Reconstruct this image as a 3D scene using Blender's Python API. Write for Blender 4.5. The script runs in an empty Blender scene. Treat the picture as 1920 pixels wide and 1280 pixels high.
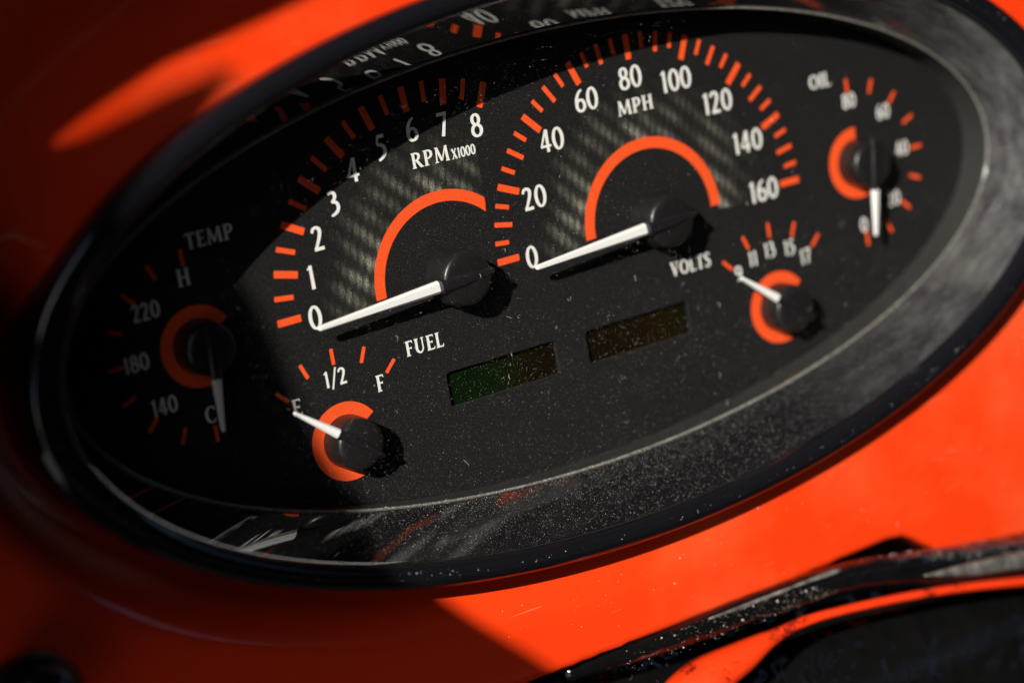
import bpy, bmesh, math, random
from mathutils import Matrix, Vector, noise

random.seed(7)
S = bpy.context.scene
COL = S.collection
PI = math.pi
MM = 0.001
rad = math.radians

# ------------------------------------------------------------------ frame
# The gauge face is the local plane z = 0 (x to the right, y up, z out of the dash), in millimetres.
# The dash leans back by TILT; FR takes local millimetres to world metres.
TILT = rad(20)
FRR = Matrix(((1, 0, 0), (0, math.sin(TILT), -math.cos(TILT)), (0, math.cos(TILT), math.sin(TILT))))
FR4 = Matrix.Translation((0, 0, 0.9)) @ FRR.to_4x4()

# ------------------------------------------------------------------ camera
cam_d = bpy.data.cameras.new('camera')
cam = bpy.data.objects.new('camera', cam_d)
COL.objects.link(cam)
CAMR = Matrix(((0.8344288999917835, -0.1665778494991838, 0.5253382062202685),
               (0.2493266264054199, 0.9642015660076235, -0.09028606467079324),
               (-0.49149226262861373, 0.20631810430661135, 0.8460899453435976)))
CAMP = Vector((-328.4103333, 109.22090073, 534.59820693))
cam.matrix_world = FR4 @ Matrix.Translation(CAMP * MM) @ CAMR.transposed().to_4x4()
cam_d.sensor_width = 36.0
cam_d.lens = 4536.599 / 1920 * 36
cam_d.clip_start = 0.02
cam_d.clip_end = 500
cam_d.dof.use_dof = True
cam_d.dof.focus_distance = 0.615
cam_d.dof.aperture_fstop = 5.2
S.camera = cam

# ------------------------------------------------------------------ light
SUN_L = Vector((-1.23, 0.80, 1.0)).normalized()          # towards the sun, local
sun_w = (FRR @ SUN_L).normalized()
world = bpy.data.worlds.new('World')
S.world = world
world.use_nodes = True
nt = world.node_tree
sky = nt.nodes.new('ShaderNodeTexSky')
sky.sky_type = 'NISHITA'
sky.sun_disc = False
sky.sun_elevation = math.asin(sun_w.z)
sky.sun_rotation = math.atan2(sun_w.x, sun_w.y)
bg = nt.nodes['Background']
bg.inputs['Strength'].default_value = 0.10
nt.links.new(sky.outputs['Color'], bg.inputs['Color'])
sun_d = bpy.data.lights.new('sun', 'SUN')
sun_d.energy = 5.0
sun_d.angle = rad(0.53)
sun_d.color = (1.0, 0.955, 0.89)
sun = bpy.data.objects.new('sun', sun_d)
COL.objects.link(sun)
sun.rotation_euler = sun_w.to_track_quat('Z', 'Y').to_euler()
sun.location = (-2, -2, 4)

S.view_settings.view_transform = 'Standard'
S.view_settings.look = 'None'
S.view_settings.gamma = 1.0
S.view_settings.exposure = 0.42
S.cycles.max_bounces = 10
S.cycles.transparent_max_bounces = 16
S.cycles.caustics_reflective = False
S.cycles.sample_clamp_indirect = 6.0


# ------------------------------------------------------------------ materials
def mat(name, base=(0.5, 0.5, 0.5), rough=0.5, spec=0.5, coat=0.0, coat_rough=0.05, ior=1.5, metal=0.0):
    m = bpy.data.materials.new(name)
    m.use_nodes = True
    b = m.node_tree.nodes['Principled BSDF']
    b.inputs['Base Color'].default_value = (*base, 1)
    b.inputs['Roughness'].default_value = rough
    b.inputs['Specular IOR Level'].default_value = spec
    b.inputs['Coat Weight'].default_value = coat
    b.inputs['Coat Roughness'].default_value = coat_rough
    b.inputs['IOR'].default_value = ior
    b.inputs['Metallic'].default_value = metal
    return m


def nodes(m):
    return m.node_tree.nodes, m.node_tree.links, m.node_tree.nodes['Principled BSDF']


def tex_noise(m, scale, detail=4.0, rough=0.6, coord='Object', vscale=None):
    N, L, b = nodes(m)
    tc = N.new('ShaderNodeTexCoord')
    n = N.new('ShaderNodeTexNoise')
    n.inputs['Scale'].default_value = scale
    n.inputs['Detail'].default_value = detail
    n.inputs['Roughness'].default_value = rough
    if vscale:
        mp = N.new('ShaderNodeMapping')
        mp.inputs['Scale'].default_value = vscale
        L.new(tc.outputs[coord], mp.inputs['Vector'])
        L.new(mp.outputs['Vector'], n.inputs['Vector'])
    else:
        L.new(tc.outputs[coord], n.inputs['Vector'])
    return n


def ramp(m, src, stops):
    N, L, b = nodes(m)
    r = N.new('ShaderNodeValToRGB')
    e = r.color_ramp.elements
    while len(e) < len(stops):
        e.new(0.5)
    for k, (p, c) in enumerate(stops):
        e[k].position = p
        e[k].color = (*c, 1) if len(c) == 3 else c
    L.new(src, r.inputs['Fac'])
    return r


def bump(m, src, strength, dist):
    N, L, b = nodes(m)
    bp = N.new('ShaderNodeBump')
    bp.inputs['Strength'].default_value = strength
    bp.inputs['Distance'].default_value = dist
    L.new(src, bp.inputs['Height'])
    L.new(bp.outputs['Normal'], b.inputs['Normal'])
    return bp


def math_node(m, op, a, b_=None, c=None):
    N, L, _ = nodes(m)
    n = N.new('ShaderNodeMath')
    n.operation = op
    for k, v in enumerate((a, b_, c)):
        if v is None:
            continue
        if isinstance(v, (int, float)):
            n.inputs[k].default_value = v
        else:
            L.new(v, n.inputs[k])
    return n.outputs[0]


# gauge face: fine-grained satin black paint
M_face = mat('face_black', (0.02, 0.02, 0.019), 0.62, 0.22)
n = tex_noise(M_face, 2600, 3, 0.75)
r = ramp(M_face, n.outputs['Fac'], [(0.38, (0.003, 0.003, 0.0032)), (0.5, (0.0085, 0.0080, 0.0086)), (0.60, (0.019, 0.018, 0.018)), (0.70, (0.10, 0.096, 0.086))])
N, L, b = nodes(M_face)
L.new(r.outputs['Color'], b.inputs['Base Color'])
bump(M_face, n.outputs['Fac'], 0.35, 0.0001)

# carbon-weave print round the two big dials
M_carbon = mat('carbon_print', (0.03, 0.03, 0.03), 0.5, 0.3)
N, L, b = nodes(M_carbon)
tc = N.new('ShaderNodeTexCoord')
sx = N.new('ShaderNodeSeparateXYZ')
L.new(tc.outputs['Object'], sx.inputs[0])
x, y = sx.outputs[0], sx.outputs[1]
wob = tex_noise(M_carbon, 900, 2, 0.5)
P = 0.0018
ragn = tex_noise(M_carbon, 1.0, 2, 0.8, vscale=(3300, 60, 1))
rag = math_node(M_carbon, 'MULTIPLY', math_node(M_carbon, 'SUBTRACT', ragn.outputs['Fac'], 0.5), 0.0036)
xw = math_node(M_carbon, 'ADD', x, math_node(M_carbon, 'MULTIPLY', math_node(M_carbon, 'SUBTRACT', wob.outputs['Fac'], 0.5), 0.0007))
ix = math_node(M_carbon, 'FLOOR', math_node(M_carbon, 'DIVIDE', xw, P))
yy = math_node(M_carbon, 'DIVIDE', math_node(M_carbon, 'ADD', y, rag), P)
ph = math_node(M_carbon, 'COSINE', math_node(M_carbon, 'MULTIPLY', math_node(M_carbon, 'ADD', ix, yy), PI / 2))
twill = math_node(M_carbon, 'POWER', math_node(M_carbon, 'MULTIPLY_ADD', ph, 0.5, 0.5), 1.7)
fx = math_node(M_carbon, 'FRACT', math_node(M_carbon, 'DIVIDE', xw, P))
across = math_node(M_carbon, 'MULTIPLY_ADD', math_node(M_carbon, 'SINE', math_node(M_carbon, 'MULTIPLY', fx, PI)), 0.55, 0.45)
fib = tex_noise(M_carbon, 1.0, 3, 0.7, vscale=(6500, 700, 1))
fibs = ramp(M_carbon, fib.outputs['Fac'], [(0.34, (0.10,) * 3), (0.62, (1.0,) * 3)])
r2 = math_node(M_carbon, 'SQRT', math_node(M_carbon, 'ADD', math_node(M_carbon, 'MULTIPLY', x, x), math_node(M_carbon, 'MULTIPLY', y, y)))
fall = ramp(M_carbon, math_node(M_carbon, 'DIVIDE', r2, 0.05), [(0.44, (1,) * 3), (0.56, (0.62,) * 3), (0.66, (0.16,) * 3), (0.76, (0.0,) * 3)])
big = tex_noise(M_carbon, 75, 2, 0.5)
bigr = ramp(M_carbon, big.outputs['Fac'], [(0.38, (0.12,) * 3), (0.62, (1.0,) * 3)])
v = math_node(M_carbon, 'MULTIPLY', twill, across)
v = math_node(M_carbon, 'MULTIPLY', v, fibs.outputs['Color'])
fib2 = tex_noise(M_carbon, 1.0, 3, 0.7, vscale=(900, 5200, 1))
weft = math_node(M_carbon, 'MULTIPLY', math_node(M_carbon, 'SUBTRACT', 1.0, twill), math_node(M_carbon, 'MULTIPLY', math_node(M_carbon, 'POWER', fib2.outputs['Fac'], 3.0), 0.30))
v = math_node(M_carbon, 'ADD', v, weft)
spk = tex_noise(M_carbon, 3600, 2, 0.8)
spr = ramp(M_carbon, spk.outputs['Fac'], [(0.36, (0.15,) * 3), (0.5, (0.75,) * 3), (0.66, (2.2,) * 3)])
v = math_node(M_carbon, 'MULTIPLY', v, spr.outputs['Color'])
v = math_node(M_carbon, 'MULTIPLY', v, fall.outputs['Color'])
v = math_node(M_carbon, 'MULTIPLY', v, bigr.outputs['Color'])
grain = tex_noise(M_carbon, 2600, 3, 0.75)
gr = ramp(M_carbon, grain.outputs['Fac'], [(0.38, (0.003, 0.003, 0.0032)), (0.5, (0.0085, 0.0083, 0.0084)), (0.60, (0.019, 0.018, 0.017)), (0.70, (0.09, 0.088, 0.076))])
mx = N.new('ShaderNodeMix')
mx.data_type = 'RGBA'
L.new(v, mx.inputs[0])
L.new(gr.outputs['Color'], mx.inputs[6])
mx.inputs[7].default_value = (0.50, 0.49, 0.385, 1)
L.new(mx.outputs[2], b.inputs['Base Color'])

M_white = mat('white_print', (0.80, 0.79, 0.75), 0.6, 0.3)
n = tex_noise(M_white, 1800, 3, 0.7)
r = ramp(M_white, n.outputs['Fac'], [(0.25, (0.60, 0.59, 0.55)), (0.5, (0.80, 0.79, 0.75))])
nodes(M_white)[1].new(r.outputs['Color'], nodes(M_white)[2].inputs['Base Color'])
M_orange = mat('orange_print', (0.86, 0.085, 0.014), 0.6, 0.3)
n = tex_noise(M_orange, 2200, 3, 0.7)
r = ramp(M_orange, n.outputs['Fac'], [(0.25, (0.66, 0.055, 0.01)), (0.5, (0.88, 0.09, 0.015)), (0.8, (0.9, 0.115, 0.025))])
nodes(M_orange)[1].new(r.outputs['Color'], nodes(M_orange)[2].inputs['Base Color'])

M_needle = mat('needle_white', (0.80, 0.80, 0.78), 0.22, 0.5, coat=0.5)
M_hub = mat('hub_black', (0.010, 0.010, 0.010), 0.33, 0.6)
n = tex_noise(M_hub, 3000, 2, 0.6)
bump(M_hub, n.outputs['Fac'], 0.5, 0.00008)
M_hubside = mat('hub_side_black', (0.012, 0.010, 0.013), 0.3, 0.4)
M_gloss = mat('gloss_black', (0.006, 0.006, 0.008), 0.06, 0.5, ior=1.55)
n = tex_noise(M_gloss, 160, 3, 0.6)
r = ramp(M_gloss, n.outputs['Fac'], [(0.3, (0.03,) * 3), (0.75, (0.14,) * 3)])
nodes(M_gloss)[1].new(r.outputs['Color'], nodes(M_gloss)[2].inputs['Roughness'])
M_wall = mat('polished_black_wall', (0.007, 0.007, 0.008), 0.0, 0.5, ior=2.15)
n = tex_noise(M_wall, 220, 4, 0.7)
r = ramp(M_wall, n.outputs['Fac'], [(0.40, (0.0,) * 3), (0.9, (0.03,) * 3)])
nodes(M_wall)[1].new(r.outputs['Color'], nodes(M_wall)[2].inputs['Roughness'])
# scratchy grey sheen painted over the polish in place of glare, strongest right
N, L, b = nodes(M_wall)
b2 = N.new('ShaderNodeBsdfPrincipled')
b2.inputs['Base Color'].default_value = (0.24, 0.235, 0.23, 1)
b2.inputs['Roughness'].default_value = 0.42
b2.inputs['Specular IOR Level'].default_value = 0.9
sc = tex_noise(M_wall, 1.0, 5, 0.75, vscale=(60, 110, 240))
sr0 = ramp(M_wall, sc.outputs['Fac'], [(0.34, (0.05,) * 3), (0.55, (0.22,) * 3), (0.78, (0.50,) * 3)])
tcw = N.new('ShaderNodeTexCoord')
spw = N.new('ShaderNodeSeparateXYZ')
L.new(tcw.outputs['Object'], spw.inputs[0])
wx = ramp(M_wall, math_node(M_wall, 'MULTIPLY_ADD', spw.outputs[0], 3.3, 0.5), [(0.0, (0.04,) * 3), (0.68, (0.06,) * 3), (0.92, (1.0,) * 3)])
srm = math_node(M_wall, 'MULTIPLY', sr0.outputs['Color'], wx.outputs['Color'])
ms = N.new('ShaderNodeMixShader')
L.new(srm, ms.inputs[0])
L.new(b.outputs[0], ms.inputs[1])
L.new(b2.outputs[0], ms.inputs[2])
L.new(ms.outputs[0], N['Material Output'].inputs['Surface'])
M_inner = mat('matte_black_wall', (0.03, 0.03, 0.028), 0.5, 0.4)
M_rim = mat('clear_plastic_edge', (0.10, 0.10, 0.09), 0.18, 0.8, coat=1.0)
n = tex_noise(M_rim, 1.0, 3, 0.8, vscale=(900, 900, 900))
r = ramp(M_rim, n.outputs['Fac'], [(0.3, (0.07, 0.068, 0.062)), (0.7, (0.22, 0.21, 0.185))])
nodes(M_rim)[1].new(r.outputs['Color'], nodes(M_rim)[2].inputs['Base Color'])

# clear pane: clean, without visible reflections, only the dust on it shows
M_lens = bpy.data.materials.new('clear_lens')
M_lens.use_nodes = True
N, L = M_lens.node_tree.nodes, M_lens.node_tree.links
N.remove(N['Principled BSDF'])
tr = N.new('ShaderNodeBsdfTransparent')
tr.inputs['Color'].default_value = (0.97, 0.97, 0.965, 1)
L.new(tr.outputs[0], N['Material Output'].inputs['Surface'])


def lcd_mat(name, stops):
    m = mat(name, (0.02, 0.02, 0.01), 0.25, 0.4)
    N, L, b = nodes(m)
    tc = N.new('ShaderNodeTexCoord')
    sp = N.new('ShaderNodeSeparateXYZ')
    L.new(tc.outputs['Generated'], sp.inputs[0])
    r = ramp(m, sp.outputs[0], stops)
    L.new(r.outputs['Color'], b.inputs['Base Color'])
    return m


M_lcd_l = lcd_mat('green_display', [(0.0, (0.004, 0.011, 0.003)), (0.45, (0.005, 0.012, 0.003)), (0.75, (0.009, 0.007, 0.002)), (1.0, (0.008, 0.005, 0.0025))])
M_lcd_r = lcd_mat('amber_display', [(0.0, (0.008, 0.005, 0.003)), (0.55, (0.011, 0.007, 0.002)), (0.75, (0.013, 0.009, 0.002)), (1.0, (0.007, 0.007, 0.003))])

M_paint = mat('orange_red_paint', (0.86, 0.052, 0.004), 0.40, 0.35, coat=1.0, coat_rough=0.05)
N, L, b = nodes(M_paint)
n = tex_noise(M_paint, 11, 4, 0.55)
n2 = tex_noise(M_paint, 700, 2, 0.5)
hh = math_node(M_paint, 'ADD', math_node(M_paint, 'MULTIPLY', n.outputs['Fac'], 1.0), math_node(M_paint, 'MULTIPLY', n2.outputs['Fac'], 0.012))
bump(M_paint, hh, 0.25, 0.006)
n3 = tex_noise(M_paint, 23, 5, 0.7)
r = ramp(M_paint, n3.outputs['Fac'], [(0.35, (0.03,) * 3), (0.7, (0.16,) * 3)])
L.new(r.outputs['Color'], b.inputs['Coat Roughness'])
n4 = tex_noise(M_paint, 9, 5, 0.65)
r = ramp(M_paint, n4.outputs['Fac'], [(0.35, (0.86, 0.043, 0.004)), (0.54, (0.86, 0.046, 0.004)), (0.74, (0.90, 0.100, 0.028))])  # lighter patches put soft reflected light into the base colour
n5 = tex_noise(M_paint, 1.0, 2, 0.4, vscale=(35, 1500, 300))
r5 = ramp(M_paint, n5.outputs['Fac'], [(0.735, (0, 0, 0)), (0.75, (0.6,) * 3)])
m5 = N.new('ShaderNodeMix')
m5.data_type = 'RGBA'
L.new(r5.outputs['Color'], m5.inputs[0])
L.new(r.outputs['Color'], m5.inputs[6])
m5.inputs[7].default_value = (0.9, 0.22, 0.10, 1)
L.new(m5.outputs[2], b.inputs['Base Color'])

# the same paint on the column, broken reflections put in as black mottling
M_mottled = mat('reflection_mottled_orange', (0.80, 0.045, 0.005), 0.35, 0.4, coat=1.0, coat_rough=0.06)
N, L, b = nodes(M_mottled)
n = tex_noise(M_mottled, 70, 6, 0.75)
r = ramp(M_mottled, n.outputs['Fac'], [(0.33, (0.010, 0.008, 0.008)), (0.40, (0.25, 0.012, 0.004)), (0.47, (0.80, 0.042, 0.005))])
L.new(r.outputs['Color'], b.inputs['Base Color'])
bump(M_mottled, n.outputs['Fac'], 0.3, 0.002)
M_trim = mat('gloss_black_trim', (0.004, 0.004, 0.004), 0.07, 0.4, coat=0.3)
n = tex_noise(M_trim, 90, 5, 0.7)
r = ramp(M_trim, n.outputs['Fac'], [(0.35, (0.04,) * 3), (0.75, (0.14,) * 3)])
nodes(M_trim)[1].new(r.outputs['Color'], nodes(M_trim)[2].inputs['Roughness'])
n = tex_noise(M_trim, 34, 3, 0.6)
bump(M_trim, n.outputs['Fac'], 0.5, 0.012)
M_dust = mat('pale_dust', (0.72, 0.69, 0.62), 0.7, 0.3)
M_dark = mat('dark_trim_vinyl', (0.018, 0.018, 0.019), 0.6, 0.3)


# ------------------------------------------------------------------ builders
def mesh_from(name, verts, faces, m, smooth=False, org=(0, 0, 0)):
    me = bpy.data.meshes.new(name)
    me.from_pydata([((v[0] - org[0]) * MM, (v[1] - org[1]) * MM, (v[2] - org[2]) * MM) for v in verts], [], faces)
    me.materials.append(m)
    if smooth:
        for p in me.polygons:
            p.use_smooth = True
    me.update()
    return me


def fix_normals(me):
    bm = bmesh.new()
    bm.from_mesh(me)
    bmesh.ops.recalc_face_normals(bm, faces=bm.faces)
    bm.to_mesh(me)
    bm.free()


def link(name, me, parent=None, loc=(0, 0, 0), rotz=0.0, label=None):
    o = bpy.data.objects.new(name, me)
    COL.objects.link(o)
    if parent is not None:
        o.parent = parent
    o.location = (loc[0] * MM, loc[1] * MM, loc[2] * MM)
    o.rotation_euler = (0, 0, rotz)
    if label:
        o['label'] = label
    return o


def thing(name, label, cat, loc=(0, 0, 0)):
    o = bpy.data.objects.new(name, None)
    o.empty_display_size = 0.02
    COL.objects.link(o)
    o.matrix_world = FR4 @ Matrix.Translation(Vector(loc) * MM)
    o['label'] = label
    o['category'] = cat
    return o


def ell(a, b, t, cx=0.0, cy=0.0):
    return (cx + a * math.cos(t), cy + b * math.sin(t))


def ring_mesh(name, prof, m, n=224, closed=False, cx=0.0, cy=0.0):
    """prof: (a, b, z) ellipses swept into a band"""
    v, f = [], []
    for a, b, z in prof:
        for k in range(n):
            x, y = ell(a, b, 2 * PI * k / n, cx, cy)
            v.append((x, y, z))
    q = len(prof)
    for j in range(q if closed else q - 1):
        for k in range(n):
            j2 = (j + 1) % q
            f.append((j * n + k, j * n + (k + 1) % n, j2 * n + (k + 1) % n, j2 * n + k))
    me = mesh_from(name, v, f, m, True)
    fix_normals(me)
    return me


def lathe(name, prof, m, n=72):
    v, f = [], []
    rings = []
    for r_, z in prof:
        if r_ < 1e-6:
            rings.append([len(v)])
            v.append((0, 0, z))
        else:
            rings.append(list(range(len(v), len(v) + n)))
            v += [(r_ * math.cos(2 * PI * k / n), r_ * math.sin(2 * PI * k / n), z) for k in range(n)]
    for A, B in zip(rings, rings[1:]):
        for k in range(n):
            a = A[k % len(A)], A[(k + 1) % len(A)]
            b = B[k % len(B)], B[(k + 1) % len(B)]
            if len(A) == 1:
                f.append((a[0], b[1], b[0]))
            elif len(B) == 1:
                f.append((a[0], a[1], b[0]))
            else:
                f.append((a[0], a[1], b[1], b[0]))
    me = mesh_from(name, v, f, m, True)
    fix_normals(me)
    return me


def plate_with_holes(name, outer, holes, depth, m, bevel=0.0):
    """a flat plate cut by holes; top at z = 0"""
    cu = bpy.data.curves.new(name, 'CURVE')
    cu.dimensions = '2D'
    cu.fill_mode = 'BOTH'
    cu.extrude = (depth / 2 - bevel) * MM
    cu.bevel_depth = bevel * MM
    cu.bevel_resolution = 2
    cu.offset = -bevel * MM
    for pts in [outer] + holes:
        s = cu.splines.new('POLY')
        s.points.add(len(pts) - 1)
        for p, q in zip(s.points, pts):
            p.co = (q[0] * MM, q[1] * MM, 0, 1)
        s.use_cyclic_u = True
    tmp = bpy.data.objects.new('tmp', cu)
    COL.objects.link(tmp)
    dg = bpy.context.evaluated_depsgraph_get()
    me = bpy.data.meshes.new_from_object(tmp.evaluated_get(dg))
    bpy.data.objects.remove(tmp)
    bpy.data.curves.remove(cu)
    me.name = name
    me.transform(Matrix.Translation((0, 0, -depth / 2 * MM)))
    me.materials.clear()
    me.materials.append(m)
    return me


def rrect(x0, y0, x1, y1, r_, n=6):
    out = []
    for cx, cy, a in ((x1 - r_, y1 - r_, 0), (x0 + r_, y1 - r_, 90), (x0 + r_, y0 + r_, 180), (x1 - r_, y0 + r_, 270)):
        for k in range(n + 1):
            t = rad(a + 90 * k / n)
            out.append((cx + r_ * math.cos(t), cy + r_ * math.sin(t)))
    return out


# ------------------------------------------------------------------ lettering (drawn here stroke by stroke)
def catmull(pts, n=10, closed=False):
    if len(pts) == 2:
        return list(pts)
    P_ = list(pts)
    out = []
    m = len(P_)
    segs = m if closed else m - 1
    for i in range(segs):
        p1, p2 = P_[i], P_[(i + 1) % m]
        p0 = P_[(i - 1) % m] if (closed or i > 0) else tuple(2 * a - b for a, b in zip(p1, p2))
        p3 = P_[(i + 2) % m] if (closed or i + 2 < m) else tuple(2 * b - a for a, b in zip(p1, p2))
        for k in range(n):
            t = k / n
            out.append(tuple(0.5 * (2 * b + (c - a) * t + (2 * a - 5 * b + 4 * c - d) * t * t + (3 * b - a - 3 * c + d) * t ** 3)
                             for a, b, c, d in zip(p0, p1, p2, p3)))
    if not closed:
        out.append(P_[-1])
    return out


# stroke: list of (x, y, width); 'o' = smooth closed loop, 's' = smooth open, 'l' = straight
def O_(cx, cy, rx, ry, ws=0.13, wt=0.075):
    return ('o', [(cx + rx * math.cos(t), cy + ry * math.sin(t), wt + (ws - wt) * abs(math.cos(t))) for t in [2 * PI * k / 12 for k in range(12)]])


W, T = 0.15, 0.075     # stem and hairline of the capitals


def stem(x, y0=0.0, y1=1.0, w=W):
    return ('l', [(x, y0, w), (x, y1, w)])


def serif(x0, x1, y, w=0.055):
    yy = y + (w / 2 if y < 0.5 else -w / 2)
    return ('l', [(x0, yy, w), (x1, yy, w)])


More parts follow.
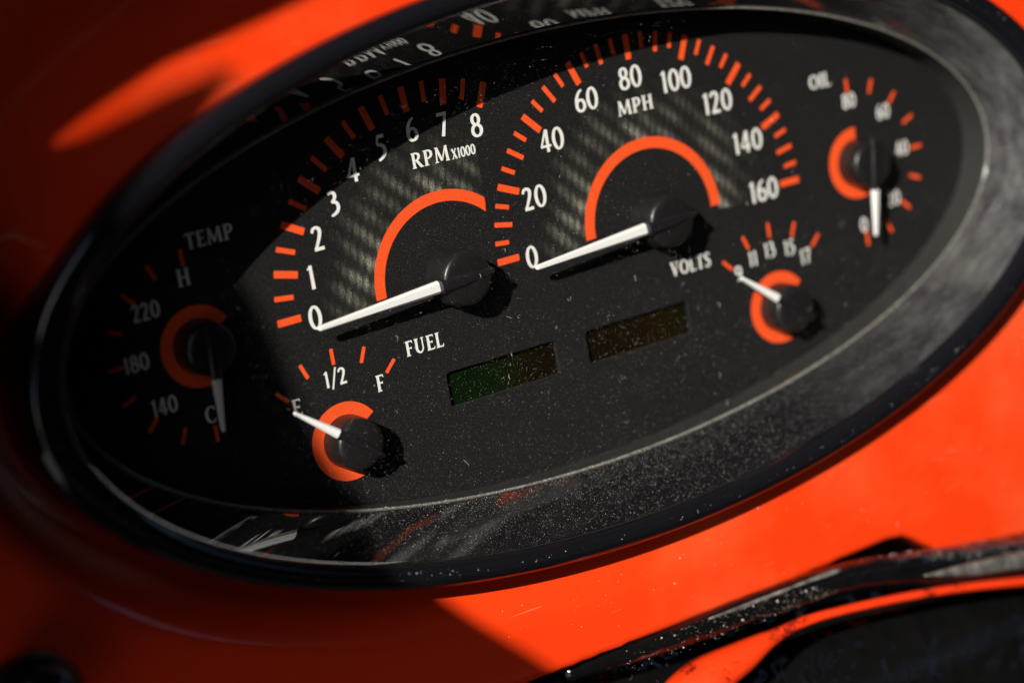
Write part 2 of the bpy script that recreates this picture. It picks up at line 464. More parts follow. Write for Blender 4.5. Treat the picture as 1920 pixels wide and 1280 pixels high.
G = {
    '0': (0.60, [O_(0.30, 0.5, 0.225, 0.455, 0.135, 0.085)]),
    '1': (0.36, [('l', [(0.19, 0.0, 0.135), (0.19, 1.0, 0.12)]), ('l', [(0.03, 0.84, 0.05), (0.20, 0.96, 0.09)])]),
    '2': (0.56, [('s', [(0.04, 0.76, 0.10), (0.10, 0.90, 0.11), (0.24, 0.955, 0.10), (0.38, 0.86, 0.13), (0.38, 0.66, 0.13), (0.27, 0.38, 0.115), (0.10, 0.06, 0.10)]),
                 ('l', [(0.04, 0.06, 0.12), (0.50, 0.06, 0.115)])]),
    '3': (0.54, [('s', [(0.05, 0.90, 0.09), (0.20, 0.955, 0.10), (0.34, 0.86, 0.125), (0.33, 0.68, 0.12), (0.16, 0.54, 0.07)]),
                 ('s', [(0.16, 0.54, 0.07), (0.36, 0.50, 0.11), (0.44, 0.33, 0.13), (0.38, 0.14, 0.125), (0.22, 0.03, 0.10), (0.07, -0.02, 0.075)])]),
    '4': (0.60, [('l', [(0.37, 1.0, 0.085), (0.05, 0.27, 0.075)]), ('l', [(0.02, 0.27, 0.085), (0.57, 0.27, 0.085)]), ('l', [(0.385, 1.0, 0.125), (0.385, 0.0, 0.125)])]),
    '5': (0.54, [('l', [(0.14, 0.94, 0.115), (0.46, 0.94, 0.115)]), ('l', [(0.165, 0.96, 0.075), (0.10, 0.60, 0.08)]),
                 ('s', [(0.10, 0.60, 0.08), (0.27, 0.575, 0.11), (0.41, 0.44, 0.13), (0.41, 0.23, 0.13), (0.27, 0.05, 0.11), (0.08, -0.06, 0.08)])]),
    '6': (0.58, [('s', [(0.43, 0.98, 0.075), (0.26, 0.86, 0.10), (0.12, 0.62, 0.125), (0.085, 0.36, 0.13)]), O_(0.29, 0.29, 0.205, 0.25, 0.13, 0.085)]),
    '7': (0.52, [('l', [(0.02, 0.94, 0.12), (0.50, 0.94, 0.12)]), ('l', [(0.44, 0.96, 0.10), (0.20, 0.0, 0.13)])]),
    '8': (0.58, [O_(0.28, 0.745, 0.165, 0.21, 0.125, 0.08), O_(0.285, 0.275, 0.215, 0.24, 0.13, 0.085)]),
    '9': (0.58, [('s', [(0.15, 0.02, 0.075), (0.32, 0.14, 0.10), (0.46, 0.38, 0.125), (0.495, 0.64, 0.13)]), O_(0.29, 0.71, 0.205, 0.25, 0.13, 0.085)]),
    'R': (0.78, [stem(0.17), ('s', [(0.17, 0.96, T), (0.38, 0.955, 0.09), (0.53, 0.84, 0.14), (0.52, 0.64, 0.14), (0.36, 0.51, 0.085), (0.17, 0.50, T)]),
                 ('l', [(0.34, 0.52, 0.13), (0.66, 0.02, 0.15)]), serif(0.03, 0.31, 0), serif(0.03, 0.17, 1), serif(0.58, 0.80, 0)]),
    'P': (0.68, [stem(0.17), ('s', [(0.17, 0.96, T), (0.38, 0.955, 0.09), (0.54, 0.82, 0.14), (0.53, 0.60, 0.14), (0.36, 0.46, 0.085), (0.17, 0.45, T)]),
                 serif(0.03, 0.33, 0), serif(0.03, 0.17, 1)]),
    'M': (1.06, [('l', [(0.13, 0.0, 0.085), (0.20, 1.0, 0.085)]), ('l', [(0.20, 0.98, 0.15), (0.50, 0.08, 0.13)]), ('l', [(0.50, 0.08, 0.07), (0.83, 0.98, 0.075)]),
                 ('l', [(0.84, 1.0, 0.145), (0.90, 0.0, 0.15)]), serif(0.02, 0.27, 0), serif(0.76, 1.04, 0), serif(0.08, 0.22, 1), serif(0.80, 0.96, 1)]),
    'H': (0.86, [stem(0.18), stem(0.67), ('l', [(0.18, 0.51, T), (0.67, 0.51, T)]), serif(0.04, 0.32, 0), serif(0.04, 0.32, 1), serif(0.53, 0.81, 0), serif(0.53, 0.81, 1)]),
    'X': (0.70, [('l', [(0.10, 1.0, 0.15), (0.58, 0.0, 0.15)]), ('l', [(0.57, 1.0, T), (0.11, 0.0, T)]), serif(0.0, 0.24, 1), serif(0.46, 0.68, 1), serif(0.0, 0.22, 0), serif(0.44, 0.70, 0)]),
    'T': (0.70, [stem(0.35), ('l', [(0.04, 0.955, 0.085), (0.66, 0.955, 0.085)]), ('l', [(0.055, 0.98, 0.05), (0.035, 0.80, 0.04)]), ('l', [(0.645, 0.98, 0.05), (0.665, 0.80, 0.04)]), serif(0.20, 0.50, 0)]),
    'E': (0.62, [stem(0.17), ('l', [(0.17, 0.96, T), (0.54, 0.96, T)]), ('l', [(0.17, 0.52, T), (0.45, 0.52, T)]), ('l', [(0.17, 0.04, T), (0.57, 0.04, T)]),
                 ('l', [(0.53, 0.98, 0.05), (0.545, 0.83, 0.04)]), ('l', [(0.555, 0.02, 0.05), (0.585, 0.19, 0.04)]), ('l', [(0.45, 0.44, 0.045), (0.45, 0.60, 0.045)]), serif(0.03, 0.17, 0), serif(0.03, 0.17, 1)]),
    'F': (0.58, [stem(0.17), ('l', [(0.17, 0.96, T), (0.52, 0.96, T)]), ('l', [(0.17, 0.51, T), (0.43, 0.51, T)]),
                 ('l', [(0.51, 0.98, 0.05), (0.53, 0.82, 0.04)]), ('l', [(0.43, 0.43, 0.045), (0.43, 0.59, 0.045)]), serif(0.03, 0.33, 0), serif(0.03, 0.17, 1)]),
    'U': (0.84, [('s', [(0.19, 1.0, 0.15), (0.19, 0.62, 0.15), (0.20, 0.24, 0.145), (0.41, 0.04, 0.09), (0.62, 0.22, 0.085), (0.64, 0.60, 0.08), (0.64, 1.0, 0.08)]),
                 serif(0.05, 0.33, 1), serif(0.53, 0.76, 1)]),
    'L': (0.60, [stem(0.17), ('l', [(0.17, 0.04, T), (0.55, 0.04, T)]), ('l', [(0.535, 0.02, 0.05), (0.565, 0.20, 0.04)]), serif(0.03, 0.17, 0), serif(0.03, 0.33, 1)]),
    'V': (0.78, [('l', [(0.14, 1.0, 0.155), (0.40, 0.0, 0.12)]), ('l', [(0.40, 0.02, 0.07), (0.64, 1.0, 0.075)]), serif(0.0, 0.28, 1), serif(0.53, 0.76, 1)]),
    'O': (0.86, [O_(0.43, 0.5, 0.335, 0.45, 0.155, 0.075)]),
    'S': (0.60, [('s', [(0.50, 0.80, 0.06), (0.40, 0.935, 0.08), (0.24, 0.95, 0.085), (0.12, 0.82, 0.125), (0.17, 0.64, 0.14), (0.36, 0.47, 0.15), (0.47, 0.30, 0.14), (0.43, 0.11, 0.115), (0.27, 0.035, 0.08), (0.12, 0.07, 0.075), (0.05, 0.22, 0.06)]),
                 ('l', [(0.50, 0.76, 0.035), (0.49, 0.98, 0.035)]), ('l', [(0.06, 0.26, 0.035), (0.05, 0.02, 0.035)])]),
    'I': (0.34, [stem(0.17), serif(0.03, 0.31, 0), serif(0.03, 0.31, 1)]),
    'C': (0.74, [('s', [(0.64, 0.80, 0.06), (0.54, 0.92, 0.075), (0.38, 0.955, 0.08), (0.18, 0.80, 0.14), (0.11, 0.50, 0.155), (0.18, 0.20, 0.14), (0.38, 0.045, 0.08), (0.55, 0.09, 0.07), (0.66, 0.24, 0.05)]),
                 ('l', [(0.645, 0.72, 0.04), (0.635, 0.98, 0.04)])]),
    '/': (0.50, [('l', [(0.06, -0.16, 0.09), (0.44, 1.12, 0.09)])]),
}


def text_mesh(txt, h, m, width=None, gap=0.06, bold=1.25):
    """flat printed text, centred on the origin, cap height h (mm)"""
    adv, parts = 0.0, []
    for ch in txt:
        w, strokes = G[ch]
        parts.append((adv, strokes))
        adv += w + gap
    adv -= gap
    sxx = (width / adv) if width else h
    v, f = [], []
    lay = 0
    for off, strokes in parts:
        for kind, pts in strokes:
            lay += 1
            z = 0.004 * (lay % 5)
            c = catmull(pts, 8, kind == 'o') if kind != 'l' else list(pts)
            n_ = len(c)
            base = len(v)
            for i, (px, py, w) in enumerate(c):
                if kind == 'o':
                    a, b = c[(i - 1) % n_], c[(i + 1) % n_]
                else:
                    a, b = c[max(i - 1, 0)], c[min(i + 1, n_ - 1)]
                dx, dy = b[0] - a[0], b[1] - a[1]
                l = math.hypot(dx, dy) or 1
                nx, ny = -dy / l, dx / l
                for s_ in (-0.5 * bold, 0.5 * bold):
                    v.append(((off + px + nx * w * s_ - adv / 2) * sxx, (py + ny * w * s_ - 0.5) * h, z))
            for i in range(n_ if kind == 'o' else n_ - 1):
                j = (i + 1) % n_
                f.append((base + 2 * i, base + 2 * j, base + 2 * j + 1, base + 2 * i + 1))
    me = mesh_from('print', v, f, m)
    return me


def arc_mesh(r0, r1, a0, a1, m, n=72, cut=None):
    v, f = [], []
    for k in range(n + 1):
        t = rad(a0 + (a1 - a0) * k / n)
        for r_ in (r0, r1):
            x_, y_ = r_ * math.cos(t), r_ * math.sin(t)
            if cut is not None and x_ > cut:
                x_ = cut
            v.append((x_, y_, 0))
    for k in range(n):
        f.append((2 * k, 2 * k + 1, 2 * k + 3, 2 * k + 2))
    me = mesh_from('arc', v, f, m)
    fix_normals(me)
    return me


def tick_mesh(length, width, m):
    """runs outwards along +x from the origin"""
    h = width / 2
    c = 0.12
    v = [(0, -h + c, 0), (c, -h, 0), (length - c, -h, 0), (length, -h + c, 0), (length, h - c, 0), (length - c, h, 0), (c, h, 0), (0, h - c, 0)]
    return mesh_from('tick', v, [tuple(range(8))], m)


def needle_mesh(r0, r1, w0, w1, z0, z1, hgt):
    """ridged bar along +x; z0/z1 = height of the underside at the hub and at the tip"""
    v, f = [], []
    secs = [(r0, w0, 1.0)]
    for k in range(1, 7):
        t = k / 6
        secs.append((r0 + (r1 - w1 * 0.5 - r0) * t, w0 + (w1 - w0) * t, 1.0))
    for k in range(1, 6):
        a = PI / 2 * k / 5
        secs.append((r1 - w1 * 0.5 + w1 * 0.5 * math.sin(a), w1 * max(math.cos(a), 0.08), max(0.35, math.cos(a * 0.7))))
    for r_, w, hh in secs:
        t = (r_ - r0) / (r1 - r0)
        z = z0 + (z1 - z0) * t
        H = hgt * hh * (1 - 0.35 * t)
        v += [(r_, -w / 2, z), (r_, -w / 2, z + H * 0.55), (r_, -w * 0.30, z + H), (r_, w * 0.30, z + H), (r_, w / 2, z + H * 0.55), (r_, w / 2, z)]
    q = 6
    for i in range(len(secs) - 1):
        for k in range(q):
            f.append((i * q + k, i * q + (k + 1) % q, (i + 1) * q + (k + 1) % q, (i + 1) * q + k))
    f.append(tuple(range(q)))
    f.append(tuple(range((len(secs) - 1) * q, len(secs) * q)))
    me = mesh_from('needle', v, f, M_needle)
    fix_normals(me)
    return me


def hub_mesh(R, zt):
    """moulded cap with softly domed top"""
    return lathe('hub', [(R * 1.06, 0.05), (R * 1.04, zt * 0.55), (R * 1.0, zt - 1.5), (R * 0.985, zt - 0.75), (R * 0.93, zt - 0.28), (R * 0.80, zt - 0.02), (R * 0.55, zt + 0.10), (R * 0.25, zt + 0.16), (0, zt + 0.18)], M_hub)


def bar_mesh(r0, r1, w0, w1, z0, z1):
    """black needle carrier lying across the hub cap (along x), with a rounded counterweight at its far end"""
    v, f = [], []
    secs = [(r0, w0), (r0 * 0.4, w0 * 0.97), (0, w0 * 0.92), (-r1 * 0.6, w1 * 1.05), (-r1 * 0.98, w1), (-r1 - 0.9, w1 * 0.8), (-r1 - 1.35, w1 * 0.3)]
    for x_, w in secs:
        drop = 0.0 if x_ > -r1 else (-x_ - r1) * 0.5
        v += [(x_, -w / 2, z0), (x_, -w / 2, z1 - 0.45 - drop), (x_, -w * 0.28, z1 - drop), (x_, w * 0.28, z1 - drop), (x_, w / 2, z1 - 0.45 - drop), (x_, w / 2, z0)]
    q = 6
    for i in range(len(secs) - 1):
        for k in range(q):
            f.append((i * q + k, i * q + (k + 1) % q, (i + 1) * q + (k + 1) % q, (i + 1) * q + k))
    f.append(tuple(range(q)))
    f.append(tuple(range((len(secs) - 1) * q, len(secs) * q)))
    me = mesh_from('bar', v, f, M_hubside)
    fix_normals(me)
    return me


# ------------------------------------------------------------------ instrument cluster
cluster = thing('instrument_cluster', 'oval black gauge cluster with orange ticks and white needles set in the red-orange dash', 'gauge cluster')
LX0, LX1, LY0, LY1 = 4.8, 38.8, -33.4, -24.2
face_outer = [ell(146, 59.5, 2 * PI * k / 160) for k in range(160)]
face_me = plate_with_holes('face', face_outer, [rrect(-LX1, LY0, -LX0, LY1, 1.0), rrect(LX0, LY0, LX1, LY1, 1.0)], 1.6, M_face, 0.14)
link('face_panel', face_me, cluster, label='matte black printed gauge face')
for x0, m, lab in ((-LX1, M_lcd_l, 'dark green blank display window under the tachometer'), (LX0, M_lcd_r, 'dark amber blank display window under the speedometer')):
    x1 = x0 + LX1 - LX0
    v = [(x0 - 1, LY0 - 1, -1.3), (x1 + 1, LY0 - 1, -1.3), (x1 + 1, LY1 + 1, -1.3), (x0 - 1, LY1 + 1, -1.3),
         (x0 - 1, LY0 - 1, -2.6), (x1 + 1, LY0 - 1, -2.6), (x1 + 1, LY1 + 1, -2.6), (x0 - 1, LY1 + 1, -2.6)]
    fcs = [(0, 1, 2, 3), (7, 6, 5, 4), (0, 4, 5, 1), (1, 5, 6, 2), (2, 6, 7, 3), (3, 7, 4, 0)]
    c = ((x0 + x1) / 2, (LY0 + LY1) / 2, -1.3)
    link('display', mesh_from('display', v, fcs, m, org=c), cluster, c, label=lab)

ZP = 0.03      # printing stands this far above the face


def gauge(name, label, c):
    o = bpy.data.objects.new(name, None)
    o.empty_display_size = 0.01
    COL.objects.link(o)
    o.parent = cluster
    o.location = (c[0] * MM, c[1] * MM, 0)
    o['label'] = label
    return o


tick_cache = {}


def tick(g, r0, r1, w, deg):
    key = (round(r1 - r0, 2), w)
    if key not in tick_cache:
        tick_cache[key] = tick_mesh(r1 - r0, w, M_orange)
    t = rad(deg)
    link('tick_mark', tick_cache[key], g, (r0 * math.cos(t), r0 * math.sin(t), ZP), t)


def word(g, txt, h, pos, c, width=None, name='lettering', label=None, bold=1.25):
    link(name, text_mesh(txt, h, M_white, width, bold=bold), g, (pos[0] - c[0], pos[1] - c[1], ZP + 0.01), 0, label or 'white ' + txt)


def pointer(g, deg, R, zt, r1, w0, w1, zn, ztip, hgt):
    link('hub', hub_mesh(R, zt), g)
    t = rad(deg)
    link('needle_carrier', bar_mesh(R + 0.9, R - 0.4, w0 * 1.02, w0 * 0.55, zn - 0.3, zt + 0.7), g, (0, 0, 0), t)
    link('needle', needle_mesh(R + 0.85, r1, w0, w1, zn, ztip, hgt), g, (0, 0, 0), t)


TC, SC = (-32.4, 0.0), (32.2, 0.0)
# tachometer
g = gauge('tachometer', 'large tachometer reading 0 of 8, RPM x1000', TC)
v, f = [], []
nn = 120
for k in range(nn + 1):
    t = rad(60 + (185 - 60) * k / nn)
    for r_ in (22.0, 38.5):
        x_, y_ = r_ * math.cos(t), r_ * math.sin(t)
        v.append((min(x_, 13.7), y_, 0))
v, f = [], []
rows = 12
for k in range(nn + 1):
    t = rad(46 + (185 - 46) * k / nn)
    for j in range(rows + 1):
        r_ = 21.6 + (38.5 - 21.6) * j / rows
        v.append((min(r_ * math.cos(t), 13.7), r_ * math.sin(t), 0))
for k in range(nn):
    for j in range(rows):
        a = k * (rows + 1) + j
        q = [a, a + 1, a + rows + 2, a + rows + 1]
        if all(v[i][0] >= 13.69 for i in q):
            continue
        f.append(tuple(q))
me = mesh_from('carbon', v, f, M_carbon)
fix_normals(me)
link('carbon_print', me, g, (0, 0, 0.012))
link('arc_band', arc_mesh(19.3, 22.3, 46, 183, M_orange, 96, cut=13.7), g, (0, 0, ZP))
for k in range(17):
    d = 180 - 14.0625 * k / 2
    if k % 2 == 0:
        tick(g, 43.8, 50.4, 1.84, d)
    else:
        tick(g, 45.1, 50.4, 1.3, d)
for k, p in enumerate([(-72.4, -0.9), (-71.3, 9.1), (-67.6, 18.2), (-61.5, 25.8), (-54.7, 32.6), (-45.7, 36.6), (-36.2, 39.0), (-27.1, 38.4), (-17.4, 36.2)]):
    word(g, str(k), 6.0, p, TC, name='numeral')
word(g, 'RPM', 3.9, (-32.3, 31.1), TC, 11.3)
word(g, 'X1000', 2.6, (-22.5, 30.4), TC, 7.1, bold=1.55)
pointer(g, 183.4, 7.1, 9.0, 43.0, 3.3, 1.35, 6.4, 6.2, 1.5)

# speedometer
g = gauge('speedometer', 'large speedometer reading 0 of 160 MPH', SC)
v, f = [], []
for k in range(nn + 1):
    t = rad(-5 + 190 * k / nn)
    for j in range(rows + 1):
        r_ = 21.6 + (38.5 - 21.6) * j / rows
        v.append((r_ * math.cos(t), r_ * math.sin(t), 0))
for k in range(nn):
    for j in range(rows):
        a = k * (rows + 1) + j
        f.append((a, a + 1, a + rows + 2, a + rows + 1))
me = mesh_from('carbon', v, f, M_carbon)
fix_normals(me)
link('carbon_print', me, g, (0, 0, 0.012))
link('arc_band', arc_mesh(19.2, 22.3, -2, 182, M_orange, 96), g, (0, 0, ZP))
for k in range(33):
    d = 180 - 180 * k / 32
    if k % 4 == 0:
        tick(g, 43.6, 50.3, 1.8, d)
    elif k % 2 == 0:
        tick(g, 44.9, 50.3, 1.3, d)
    else:
        tick(g, 46.1, 50.3, 1.2, d)
for k, p in enumerate([(-7.6, -0.9), (-3.8, 14.2), (4.3, 27.8), (16.9, 35.9), (31.7, 38.9), (46.3, 35.4), (58.8, 26.8), (66.9, 14.1), (69.9, -0.3)]):
    word(g, str(20 * k), 5.9, p, SC, name='numeral')
word(g, 'MPH', 3.9, (32.0, 31.3), SC, 11.7)
pointer(g, 183.6, 7.1, 9.0, 43.2, 3.3, 1.35, 6.4, 6.2, 1.5)


def small_gauge(name, label, c, first, step, n_, arc, words, ndeg):
    g = gauge(name, label, c)
    link('arc_band', arc_mesh(6.6, 10.1, arc[0], arc[1], M_orange, 64), g, (0, 0, ZP))
    for k in range(n_):
        tick(g, 19.95, 24.1, 1.0, first + step * k)
    for txt, pos, h, w, nm in words:
        word(g, txt, h, pos, c, w, nm)
    pointer(g, ndeg, 6.5, 7.6, 20.6, 2.5, 1.0, 6.9, 6.2, 1.3)
    return g


small_gauge('temperature_gauge', 'shaded temperature gauge at the left end, pointing to C', (-104.3, 0), 90, 22.5, 9, (31, 292),
            [('TEMP', (-96.2, 25.4), 3.8, 13.0, 'lettering'), ('H', (-104.8, 17.3), 4.2, None, 'lettering'), ('220', (-116, 11.7), 4.2, 7.2, 'numeral'), ('180', (-121.0, 0.1), 4.2, 6.6, 'numeral'), ('140', (-116.1, -11.8), 4.2, 6.7, 'numeral'), ('C', (-104.8, -17.1), 4.2, None, 'lettering')], 267.5)
small_gauge('fuel_gauge', 'fuel gauge below the tachometer, needle pointing to E', (-69.8, -33.7), 135, -22.5, 5, (33, 287),
            [('FUEL', (-43.5, -15.2), 3.9, 11.3, 'lettering'), ('E', (-81.9, -21.6), 4.2, None, 'lettering'), ('1/2', (-70.0, -17.0), 4.2, 6.4, 'numeral'), ('F', (-57.9, -21.7), 4.2, None, 'lettering')], 142)
small_gauge('voltage_gauge', 'voltage gauge below the speedometer, needle pointing to 9', (69.5, -33.7), 135, -22.5, 5, (33, 287),
            [('VOLTS', (41.8, -14.8), 3.9, 13.6, 'lettering'), ('9', (57.2, -21.1), 4.2, None, 'numeral'), ('11', (62.8, -18.2), 4.2, 3.0, 'numeral'), ('13', (68.9, -17.1), 4.2, 3.8, 'numeral'), ('15', (75.8, -18.0), 4.2, 3.8, 'numeral'), ('17', (80.9, -21.8), 4.2, 3.7, 'numeral')], 142)
small_gauge('oil_gauge', 'oil pressure gauge at the right end, pointing to 0', (103.8, 0), 90, -22.5, 9, (85, 292),
            [('OIL', (94.6, 25.4), 3.9, 7.6, 'lettering'), ('80', (103.9, 17.9), 4.2, 4.7, 'numeral'), ('60', (115.6, 12.4), 4.2, 4.7, 'numeral'), ('40', (120.7, 0.6), 4.2, 4.7, 'numeral'), ('20', (115.2, -12.8), 4.2, 4.6, 'numeral'), ('0', (103.2, -17.9), 4.2, None, 'numeral')], 264)

# walls, pane and bezel
A0, B0 = 143.0, 56.9
link('inner_wall', ring_mesh('inner', [(A0 + 1.0, B0 + 1.0, 0.0), (A0 + 0.6, B0 + 0.6, 5.0), (A0 + 0.35, B0 + 0.35, 10.3)], M_inner), cluster, label='satin black wall round the face')
lens_prof = [(0.001, 0.001, 10.4), (A0 + 0.3, B0 + 0.3, 10.4), (A0 + 0.3, B0 + 0.3, 11.2), (0.001, 0.001, 11.2)]
link('lens', ring_mesh('lens', lens_prof, M_lens, 160), cluster, label='clear dusty pane over the face')
bead = []
for k in range(10):
    t = 2 * PI * k / 10
    bead.append((A0 + 0.4 + 0.42 * math.cos(t), B0 + 0.4 + 0.42 * math.cos(t), 10.95 + 0.5 * math.sin(t)))
link('lens_rim', ring_mesh('lens_rim', bead, M_rim, 224, True), cluster, label='pale clear plastic edge of the pane')
fl = []
for k in range(9):
    t = k / 8
    fl.append((143.5 + 6.5 * t, 57.4 + 11.2 * t, 10.8 + 16.9 * t))
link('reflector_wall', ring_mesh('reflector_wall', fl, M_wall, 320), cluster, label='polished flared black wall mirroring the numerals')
bz = [(150.1, 68.7, 27.9)]
for k in range(1, 15):
    t = PI - PI * 0.98 * k / 14
    bz.append((154.9 + 4.7 * math.cos(t), 71.9 + 3.2 * math.cos(t) , 28.2 + 2.9 * math.sin(t)))
bz += [(159.6, 75.0, 26.5), (159.4, 74.8, 20.0), (159.0, 74.4, 9.0), (157.0, 72.4, 8.0)]
link('bezel', ring_mesh('bezel', bz, M_gloss, 320), cluster, label='glossy black oval bezel')

# ------------------------------------------------------------------ dashboard
dash = thing('dashboard', 'glossy red-orange painted dash panel around the oval gauge cluster', 'dashboard')
ZD = 23.5


def sstep(a, b, x_):
    t = min(max((x_ - a) / (b - a), 0), 1)
    return t * t * (3 - 2 * t)


def y_edge(x_):
    return -100.5 - 12.0 * sstep(80, 106, x_) - 5.0 * sstep(106, 150, x_) + 1.2 * sstep(40, 70, x_) * (1 - sstep(78, 92, x_))


def dash_z(x_, y_, d, t):
    up = max(0.0, math.cos(t - rad(118)))       # strongest towards the upper left
    up = up ** 1.2
    rise = 0.0
    if d > 9:
        q = d - 9
        rise = 0.09 * q * sstep(0, 7, q) + 0.30 * max(0.0, q - 18) * sstep(18, 36, q)
    z = ZD + up * min(rise, 60.0)
    ta = math.degrees(t) % 360
    low = sstep(128, 165, ta) * (1 - sstep(235, 282, ta))
    z -= 17.0 * low * (1 - sstep(0.0, 20.0, d)) ** 1.3
    rt = max(0.0, math.cos(t + rad(10))) ** 2
    z += rt * 0.0035 * max(0, d - 6) ** 2 * -0.25
    return z


v, f = [], []
NT = 360
for k in range(NT):
    t = 2 * PI * k / NT
    # outward direction of the ellipse
    x0, y0 = ell(157.8, 73.2, t)
    nx, ny = math.cos(t) / 157.8, math.sin(t) / 73.2
    l = math.hypot(nx, ny)
    nx, ny = nx / l, ny / l
    tt = math.atan2(ny, nx)
    dmax = 330.0
    if ny > 0:
        dmax = min(330.0, max(95.0, (175.0 - y0) / max(ny, 0.05)))
    hit = False
    if ny < -0.02:
        s_ = 0.0
        while s_ < 330:
            s_ += 0.5
            if y0 + ny * s_ < y_edge(x0 + nx * s_):
                dmax = s_
                hit = True
                break
    NR = 40
    for j in range(NR + 1):
        u = (j / NR) ** (1.0 + 0.9 * sstep(20, 200, dmax))
        d = dmax * u
        x_, y_ = x0 + nx * d, y0 + ny * d
        v.append((x_, y_, dash_z(x_, y_, d, tt)))
    x_, y_ = x0 + nx * dmax, y0 + ny * dmax
    z_ = dash_z(x_, y_, dmax, tt)
    for dd, dz in ((0.9, -0.25), (1.6, -0.9), (1.9, -2.2), (1.9, -14)):
        v.append((x_ + (nx * dd if not hit else 0), y_ + (ny * dd if not hit else -dd), z_ + dz))
    v.append(v[-1])
RW = NR + 6
for k in range(NT):
    k2 = (k + 1) % NT
    for j in range(RW - 2):
        f.append((k * RW + j, k * RW + j + 1, k2 * RW + j + 1, k2 * RW + j))
me = mesh_from('dash', v, f, M_paint, True)
fix_normals(me)
link('painted_panel', me, dash, label='red-orange gloss painted metal')

v = [(-190, -175, 2), (260, -175, 2), (260, -92, 2), (-190, -92, 2), (-190, -175, -4), (260, -175, -4), (260, -92, -4), (-190, -92, -4)]
link('backing_panel', mesh_from('backing', v, [(0, 1, 2, 3), (7, 6, 5, 4), (0, 4, 5, 1), (1, 5, 6, 2), (2, 6, 7, 3), (3, 7, 4, 0)], M_dark), dash, label='dark panel under the dash edge')

# ------------------------------------------------------------------ steering column and lower trim
column = thing('steering_column', 'dusty glossy black steering column cover below the dash with an orange edge strip', 'steering column', (60, -130, 20))
OC = (60, -130, 20)


def sweep(name, path, prof, m, org, closed_prof=False):
    """prof offsets (dy, dz) carried along a path of (x, y, z, scale)"""
    v, f = [], []
    q = len(prof)
    for x_, y_, z_, s_ in path:
        for dy, dz in prof:
            v.append((x_, y_ + dy * s_, z_ + dz * s_))
    for i in range(len(path) - 1):
        for k in range(q if closed_prof else q - 1):
            f.append((i * q + k, i * q + (k + 1) % q, (i + 1) * q + (k + 1) % q, (i + 1) * q + k))
    if closed_prof:
        f.append(tuple(range(q)))
        f.append(tuple(range((len(path) - 1) * q, len(path) * q)))
    me = mesh_from(name, v, f, m, True, org)
    fix_normals(me)
    return me


def path_from(pts, n=12):
    return catmull(pts, n)


# rolled upper edge between dash and strip
roll = [(4.0 * math.cos(a), 4.0 * math.sin(a)) for a in [rad(150 - 25 * k) for k in range(8)]]
pth = path_from([(-30, -106, 18, 0.6), (0, -105.5, 22, 0.8), (30, -105, 25, 1.0), (62, -106, 27, 1.1), (95, -114, 27, 1.5), (140, -123, 26, 1.9), (220, -136, 24, 2.2)])
rollc = [(4.2 * math.cos(2 * PI * k / 16), 4.2 * math.sin(2 * PI * k / 16)) for k in range(16)]
link('upper_roll', sweep('roll', pth, rollc, M_trim, OC, True), column, label='black padded upper edge')
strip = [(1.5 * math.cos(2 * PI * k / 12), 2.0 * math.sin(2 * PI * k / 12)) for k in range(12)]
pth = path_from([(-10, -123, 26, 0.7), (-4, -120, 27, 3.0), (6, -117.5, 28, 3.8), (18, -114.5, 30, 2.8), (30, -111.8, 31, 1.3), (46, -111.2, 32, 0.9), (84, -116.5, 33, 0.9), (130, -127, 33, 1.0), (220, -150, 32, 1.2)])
link('edge_strip', sweep('strip', pth, strip, M_mottled, OC, True), column, label='thin orange strip, reflections painted in, widening to the left')
M_sheen = mat('painted_sheen', (0.34, 0.33, 0.31), 0.42, 0.5)  # pale strips carry the roll's highlight and sheen as colour
n = tex_noise(M_sheen, 260, 5, 0.8)
r = ramp(M_sheen, n.outputs['Fac'], [(0.34, (0.02, 0.02, 0.02)), (0.55, (0.12, 0.115, 0.105)), (0.75, (0.30, 0.285, 0.26))])
nodes(M_sheen)[1].new(r.outputs['Color'], nodes(M_sheen)[2].inputs['Base Color'])
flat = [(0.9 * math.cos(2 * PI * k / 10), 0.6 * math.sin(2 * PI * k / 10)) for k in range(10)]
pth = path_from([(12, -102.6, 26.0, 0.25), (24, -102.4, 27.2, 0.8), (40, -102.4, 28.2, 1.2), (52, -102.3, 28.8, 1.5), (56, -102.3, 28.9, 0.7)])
link('sheen_strip', sweep('sheen_strip', pth, flat, M_sheen, OC, True), column, label='short pale strip painted as a highlight')
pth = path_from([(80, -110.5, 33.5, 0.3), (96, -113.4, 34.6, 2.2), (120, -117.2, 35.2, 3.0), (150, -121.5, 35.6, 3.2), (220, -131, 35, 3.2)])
link('sheen_strip', sweep('sheen_strip', pth, flat, M_sheen, OC, True), column, label='broad pale strip painted as a sheen at the right')
body = [(52 * math.cos(2 * PI * k / 40) * 1.25, 40 * math.sin(2 * PI * k / 40)) for k in range(40)]
pth = path_from([(-40, -168, -8, 0.92), (0, -172, -6, 0.96), (60, -177, -4, 1.0), (130, -190, -2, 1.06), (240, -214, 0, 1.1)])
link('column_shroud', sweep('shroud', pth, body, M_trim, OC, True), column, label='glossy black shroud specked with dust')

# ------------------------------------------------------------------ ball knob at the lower left
knob = thing('control_knob', 'round glossy black knob out of focus at the lower left of the dash', 'knob', (-176, -57, ZD))
kp = [(0.0, 0.0), (4.5, 0.0), (4.5, 1.5), (3.2, 2.5), (3.0, 10.0)]
link('shank', lathe('shank', kp, M_gloss, 32), knob)
R_ = 11.2
link('ball', lathe('ball', [(R_ * math.sin(PI * k / 24), 19.5 - R_ * math.cos(PI * k / 24)) for k in range(25)], M_gloss, 48), knob)

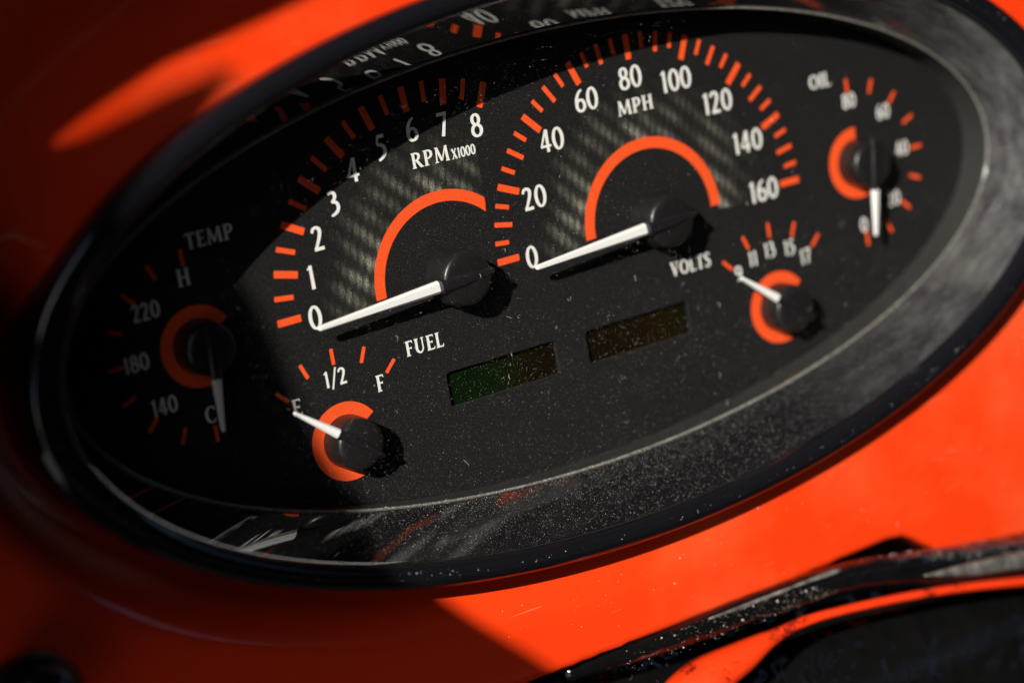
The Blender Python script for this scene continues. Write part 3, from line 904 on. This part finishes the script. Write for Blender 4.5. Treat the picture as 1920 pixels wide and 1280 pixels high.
# ------------------------------------------------------------------ dust
def octa(v, f, p, r_, rng):
    b = len(v)
    ax = Matrix.Rotation(rng.random() * 6.28, 3, Vector((rng.random() - .5, rng.random() - .5, rng.random() - .5)).normalized())
    for q in ((1, 0, 0), (-1, 0, 0), (0, 1, 0), (0, -1, 0), (0, 0, 1), (0, 0, -1)):
        w = ax @ Vector(q) * r_ * (0.6 + 0.8 * rng.random())
        v.append((p[0] + w.x, p[1] + w.y, p[2] + w.z))
    for a, c, d in ((0, 2, 4), (2, 1, 4), (1, 3, 4), (3, 0, 4), (2, 0, 5), (1, 2, 5), (3, 1, 5), (0, 3, 5)):
        f.append((b + a, b + c, b + d))


rng = random.Random(11)
v, f = [], []
cnt = 0
while cnt < 17000:
    x_, y_ = (rng.random() * 2 - 1) * A0, (rng.random() * 2 - 1) * B0
    if (x_ / A0) ** 2 + (y_ / B0) ** 2 > 0.985:
        continue
    dens = 0.22 - 0.45 * max(0, (y_ - 12) / B0) + 0.6 * max(0, -y_ / B0) + 0.45 * (noise.noise(Vector((x_ * 0.03, y_ * 0.05, 3.1)))) + 0.35 * max(0, 1 - abs(x_ + 20) / 60)
    if rng.random() > dens:
        continue
    r_ = min(0.019 * math.exp(abs(rng.gauss(0, 0.55))), 0.10)
    octa(v, f, (x_, y_, 11.2 + r_ * 0.5), r_, rng)
    cnt += 1
# on the polished wall: mostly its lower, upward-facing half
for k in range(13000):
    t = rad(270) + rng.gauss(0, 0.42) + 0.02
    u = rng.random() ** 1.4
    if math.sin(t) > -0.2:
        continue
    r_ = min(0.017 * math.exp(abs(rng.gauss(0, 0.6))), 0.085)
    x_, y_ = ell(143.5 + 6.5 * u, 57.4 + 11.2 * u, t)
    octa(v, f, (x_, y_ + r_ * 0.6, 10.8 + 16.9 * u + r_ * 0.3), r_, rng)
# along the lower edge of the pane
for k in range(2600):
    t = rad(270) + rng.gauss(0.12, 0.5)
    a = A0 + 0.35 + rng.gauss(0, 0.18)
    x_, y_ = ell(a, a - A0 + B0, t)
    if math.sin(t) > -0.25:
        continue
    r_ = min(0.03 * math.exp(abs(rng.gauss(0, 0.6))), 0.14)
    octa(v, f, (x_, y_ + 0.2, 11.3 + r_ * 0.4), r_, rng)
# a few specks on the bezel and the paint
for k in range(700):
    t = rng.uniform(rad(150), rad(400))
    w = rng.random()
    x_, y_ = ell(150.5 + 8 * w, 69 + 5.2 * w, t)
    r_ = 0.04 * math.exp(abs(rng.gauss(0, 0.6)))
    octa(v, f, (x_, y_, 28.3 + 2.9 * math.sin(PI * (0.06 + 0.86 * w)) + 0.05), min(r_, 0.16), rng)
for k in range(500):
    x_, y_ = rng.uniform(-60, 160), rng.uniform(-99, -20)
    if (x_ / 163) ** 2 + (y_ / 78) ** 2 < 1.02 or y_ < y_edge(x_) + 1:
        continue
    r_ = 0.04 * math.exp(abs(rng.gauss(0, 0.6)))
    octa(v, f, (x_, y_, ZD + 0.05), min(r_, 0.2), rng)
# coarser grit on the column cover and its rolled edge
def on_ellipse(x_, a):
    yc = -172 - max(0, x_) * 0.10 - max(0, x_ - 60) * 0.09
    k_ = 0.96 + x_ * 0.0006
    return yc + 65 * k_ * math.cos(a), -5 + 40 * k_ * math.sin(a)


for k in range(420):
    x_ = rng.uniform(-25, 130)
    y_, z_ = on_ellipse(x_, rad(rng.uniform(2, 70)))
    r_ = 0.07 * math.exp(abs(rng.gauss(0, 0.7)))
    octa(v, f, (x_, y_ + r_ * 0.3, z_ + r_ * 0.4), min(r_, 0.4), rng)
for k in range(1500):
    x_ = rng.triangular(-25, 135, 110)
    q = max(0, min(1, (x_ - 62) / 78))
    y_ = -105.5 - 17.5 * q ** 1.1
    s_ = 1.0 + 0.9 * q
    a = rad(rng.uniform(20, 110))
    r_ = 0.033 * math.exp(abs(rng.gauss(0, 0.7)))
    octa(v, f, (x_, y_ + 4.25 * s_ * math.cos(a), 26.5 + 4.25 * s_ * math.sin(a)), min(r_, 0.3), rng)
# lint
for k in range(46):
    x_, y_ = rng.gauss(10, 50), rng.gauss(-22, 18)
    if (x_ / A0) ** 2 + (y_ / B0) ** 2 > 0.9:
        continue
    a, c = rng.random() * 6.28, rng.gauss(0, 0.5)
    ln = 0.6 + 1.6 * rng.random()
    pts = []
    for i in range(6):
        pts.append((x_, y_))
        x_ += math.cos(a) * ln / 5
        y_ += math.sin(a) * ln / 5
        a += c
    w = 0.022
    b0 = len(v)
    for px, py in pts:
        v += [(px - w, py - w, 11.24), (px + w, py - w, 11.24), (px, py + w, 11.30)]
    for i in range(5):
        for j in range(3):
            f.append((b0 + 3 * i + j, b0 + 3 * i + (j + 1) % 3, b0 + 3 * i + 3 + (j + 1) % 3, b0 + 3 * i + 3 + j))
dust = link('dust', mesh_from('dust', v, f, M_dust))
dust.matrix_world = FR4
dust['kind'] = 'stuff'
dust['label'] = 'pale dust specks lying on the gauge pane and its lower wall'
dust['category'] = 'dust'

# ------------------------------------------------------------------ unseen slabs added out of view, cut to shade the left part
def slab(name, poly, H, thick, org, parent, label):
    """poly in shadow-plane millimetres, carried H towards the sun"""
    k = Vector((-1.23, 0.80, 1.0))
    n_ = len(poly)
    v = [tuple(Vector((p[0], p[1], 0)) + k * H) for p in poly] + [tuple(Vector((p[0], p[1], 0)) + k * (H + thick)) for p in poly]
    f = [tuple(range(n_)), tuple(range(2 * n_ - 1, n_ - 1, -1))]
    for i in range(n_):
        f.append((i, (i + 1) % n_, n_ + (i + 1) % n_, n_ + i))
    me = mesh_from(name, v, f, M_dark, False, org)
    fix_normals(me)
    return link(name, me, parent, label=label)


PO = (-500, 150, 260)
blocker = thing('shade_slabs', 'unseen dark slabs added left of the dash to shade it', 'blocker', PO)
edge = [(-105, 39.5), (-82, 45), (-66, 47.5), (-61.5, 47), (-66, 42), (-78, 31), (-91.2, 14.1), (-88.3, 9.1), (-85.8, 2.1), (-83.9, -5.7), (-82.6, -12.4), (-81.5, -17.2), (-77.5, -32), (-73.4, -41.6), (-56, -66), (-37.5, -90), (-11.7, -115), (30, -160)]
slab('left_shade_slab', [(-700, 36)] + edge + [(0, -230), (-150, -420), (-700, -420)], 340, 30, PO, blocker, 'curved dark slab added for shade')
slab('upper_shade_slab', [(-500, 30), (-112, 38.5), (-97, 44.0), (-79, 50.8), (-36, 60), (0, 69), (60, 92), (60, 420), (-500, 500)], 160, 30, PO, blocker, 'upper dark slab added for shade')

# ------------------------------------------------------------------ the cabin behind and around the camera (it keeps the sky off the dash)
CO = (0, 0, 1200)
cabin = thing('car_cabin', 'dark car interior around and behind the open driver side', 'car interior', CO)


def boxm(name, lo, hi, m, label):
    x0, y0, z0 = lo
    x1, y1, z1 = hi
    v = [(x0, y0, z0), (x1, y0, z0), (x1, y1, z0), (x0, y1, z0), (x0, y0, z1), (x1, y0, z1), (x1, y1, z1), (x0, y1, z1)]
    f = [(3, 2, 1, 0), (4, 5, 6, 7), (0, 1, 5, 4), (1, 2, 6, 5), (2, 3, 7, 6), (3, 0, 4, 7)]
    link(name, mesh_from(name, v, f, m, False, CO), cabin, label=label)


boxm('roof_lining', (-330, 470, 90), (950, 500, 1500), M_dark, 'dark headliner')
boxm('rear_roof', (-720, 472, 830), (-332, 500, 1500), M_dark, 'dark headliner')
boxm('rear_quarter', (-760, -650, 830), (-722, 500, 1500), M_dark, 'dark rear quarter panel')
boxm('sky_block_top', (-420, 105, 18), (-125, 160, 58), M_dark, 'unseen dark block added above the left end of the dash')  # added out of view to cut sky light on the upper dash
boxm('sky_block_side', (-232, -30, 6), (-196, 260, 70), M_dark, 'unseen dark block added beside the dash end')  # added out of view to cut low light from the left
boxm('door_sill', (-640, -660, -60), (-560, -480, 1290), M_dark, 'dark door sill under the open door')
boxm('seat_back', (-650, -650, 1300), (950, 440, 1400), M_dark, 'dark seat backs')
boxm('side_panel', (900, -650, -60), (940, 330, 1290), M_dark, 'dark far side')
boxm('floor_pan', (-640, -700, -60), (890, -660, 1290), M_dark, 'dark floor')

# sunlit pale concrete outside the open door
M_ground = mat('pale_concrete', (0.42, 0.41, 0.39), 0.9, 0.2)
n = tex_noise(M_ground, 3, 6, 0.7)
r = ramp(M_ground, n.outputs['Fac'], [(0.3, (0.22, 0.215, 0.20)), (0.7, (0.34, 0.33, 0.31))])
nodes(M_ground)[1].new(r.outputs['Color'], nodes(M_ground)[2].inputs['Base Color'])
gme = bpy.data.meshes.new('ground')
gme.from_pydata([(-120, -120, 0), (120, -120, 0), (120, 120, 0), (-120, 120, 0)], [], [(0, 1, 2, 3)])
gme.materials.append(M_ground)
ground = bpy.data.objects.new('ground', gme)
COL.objects.link(ground)
ground['kind'] = 'structure'
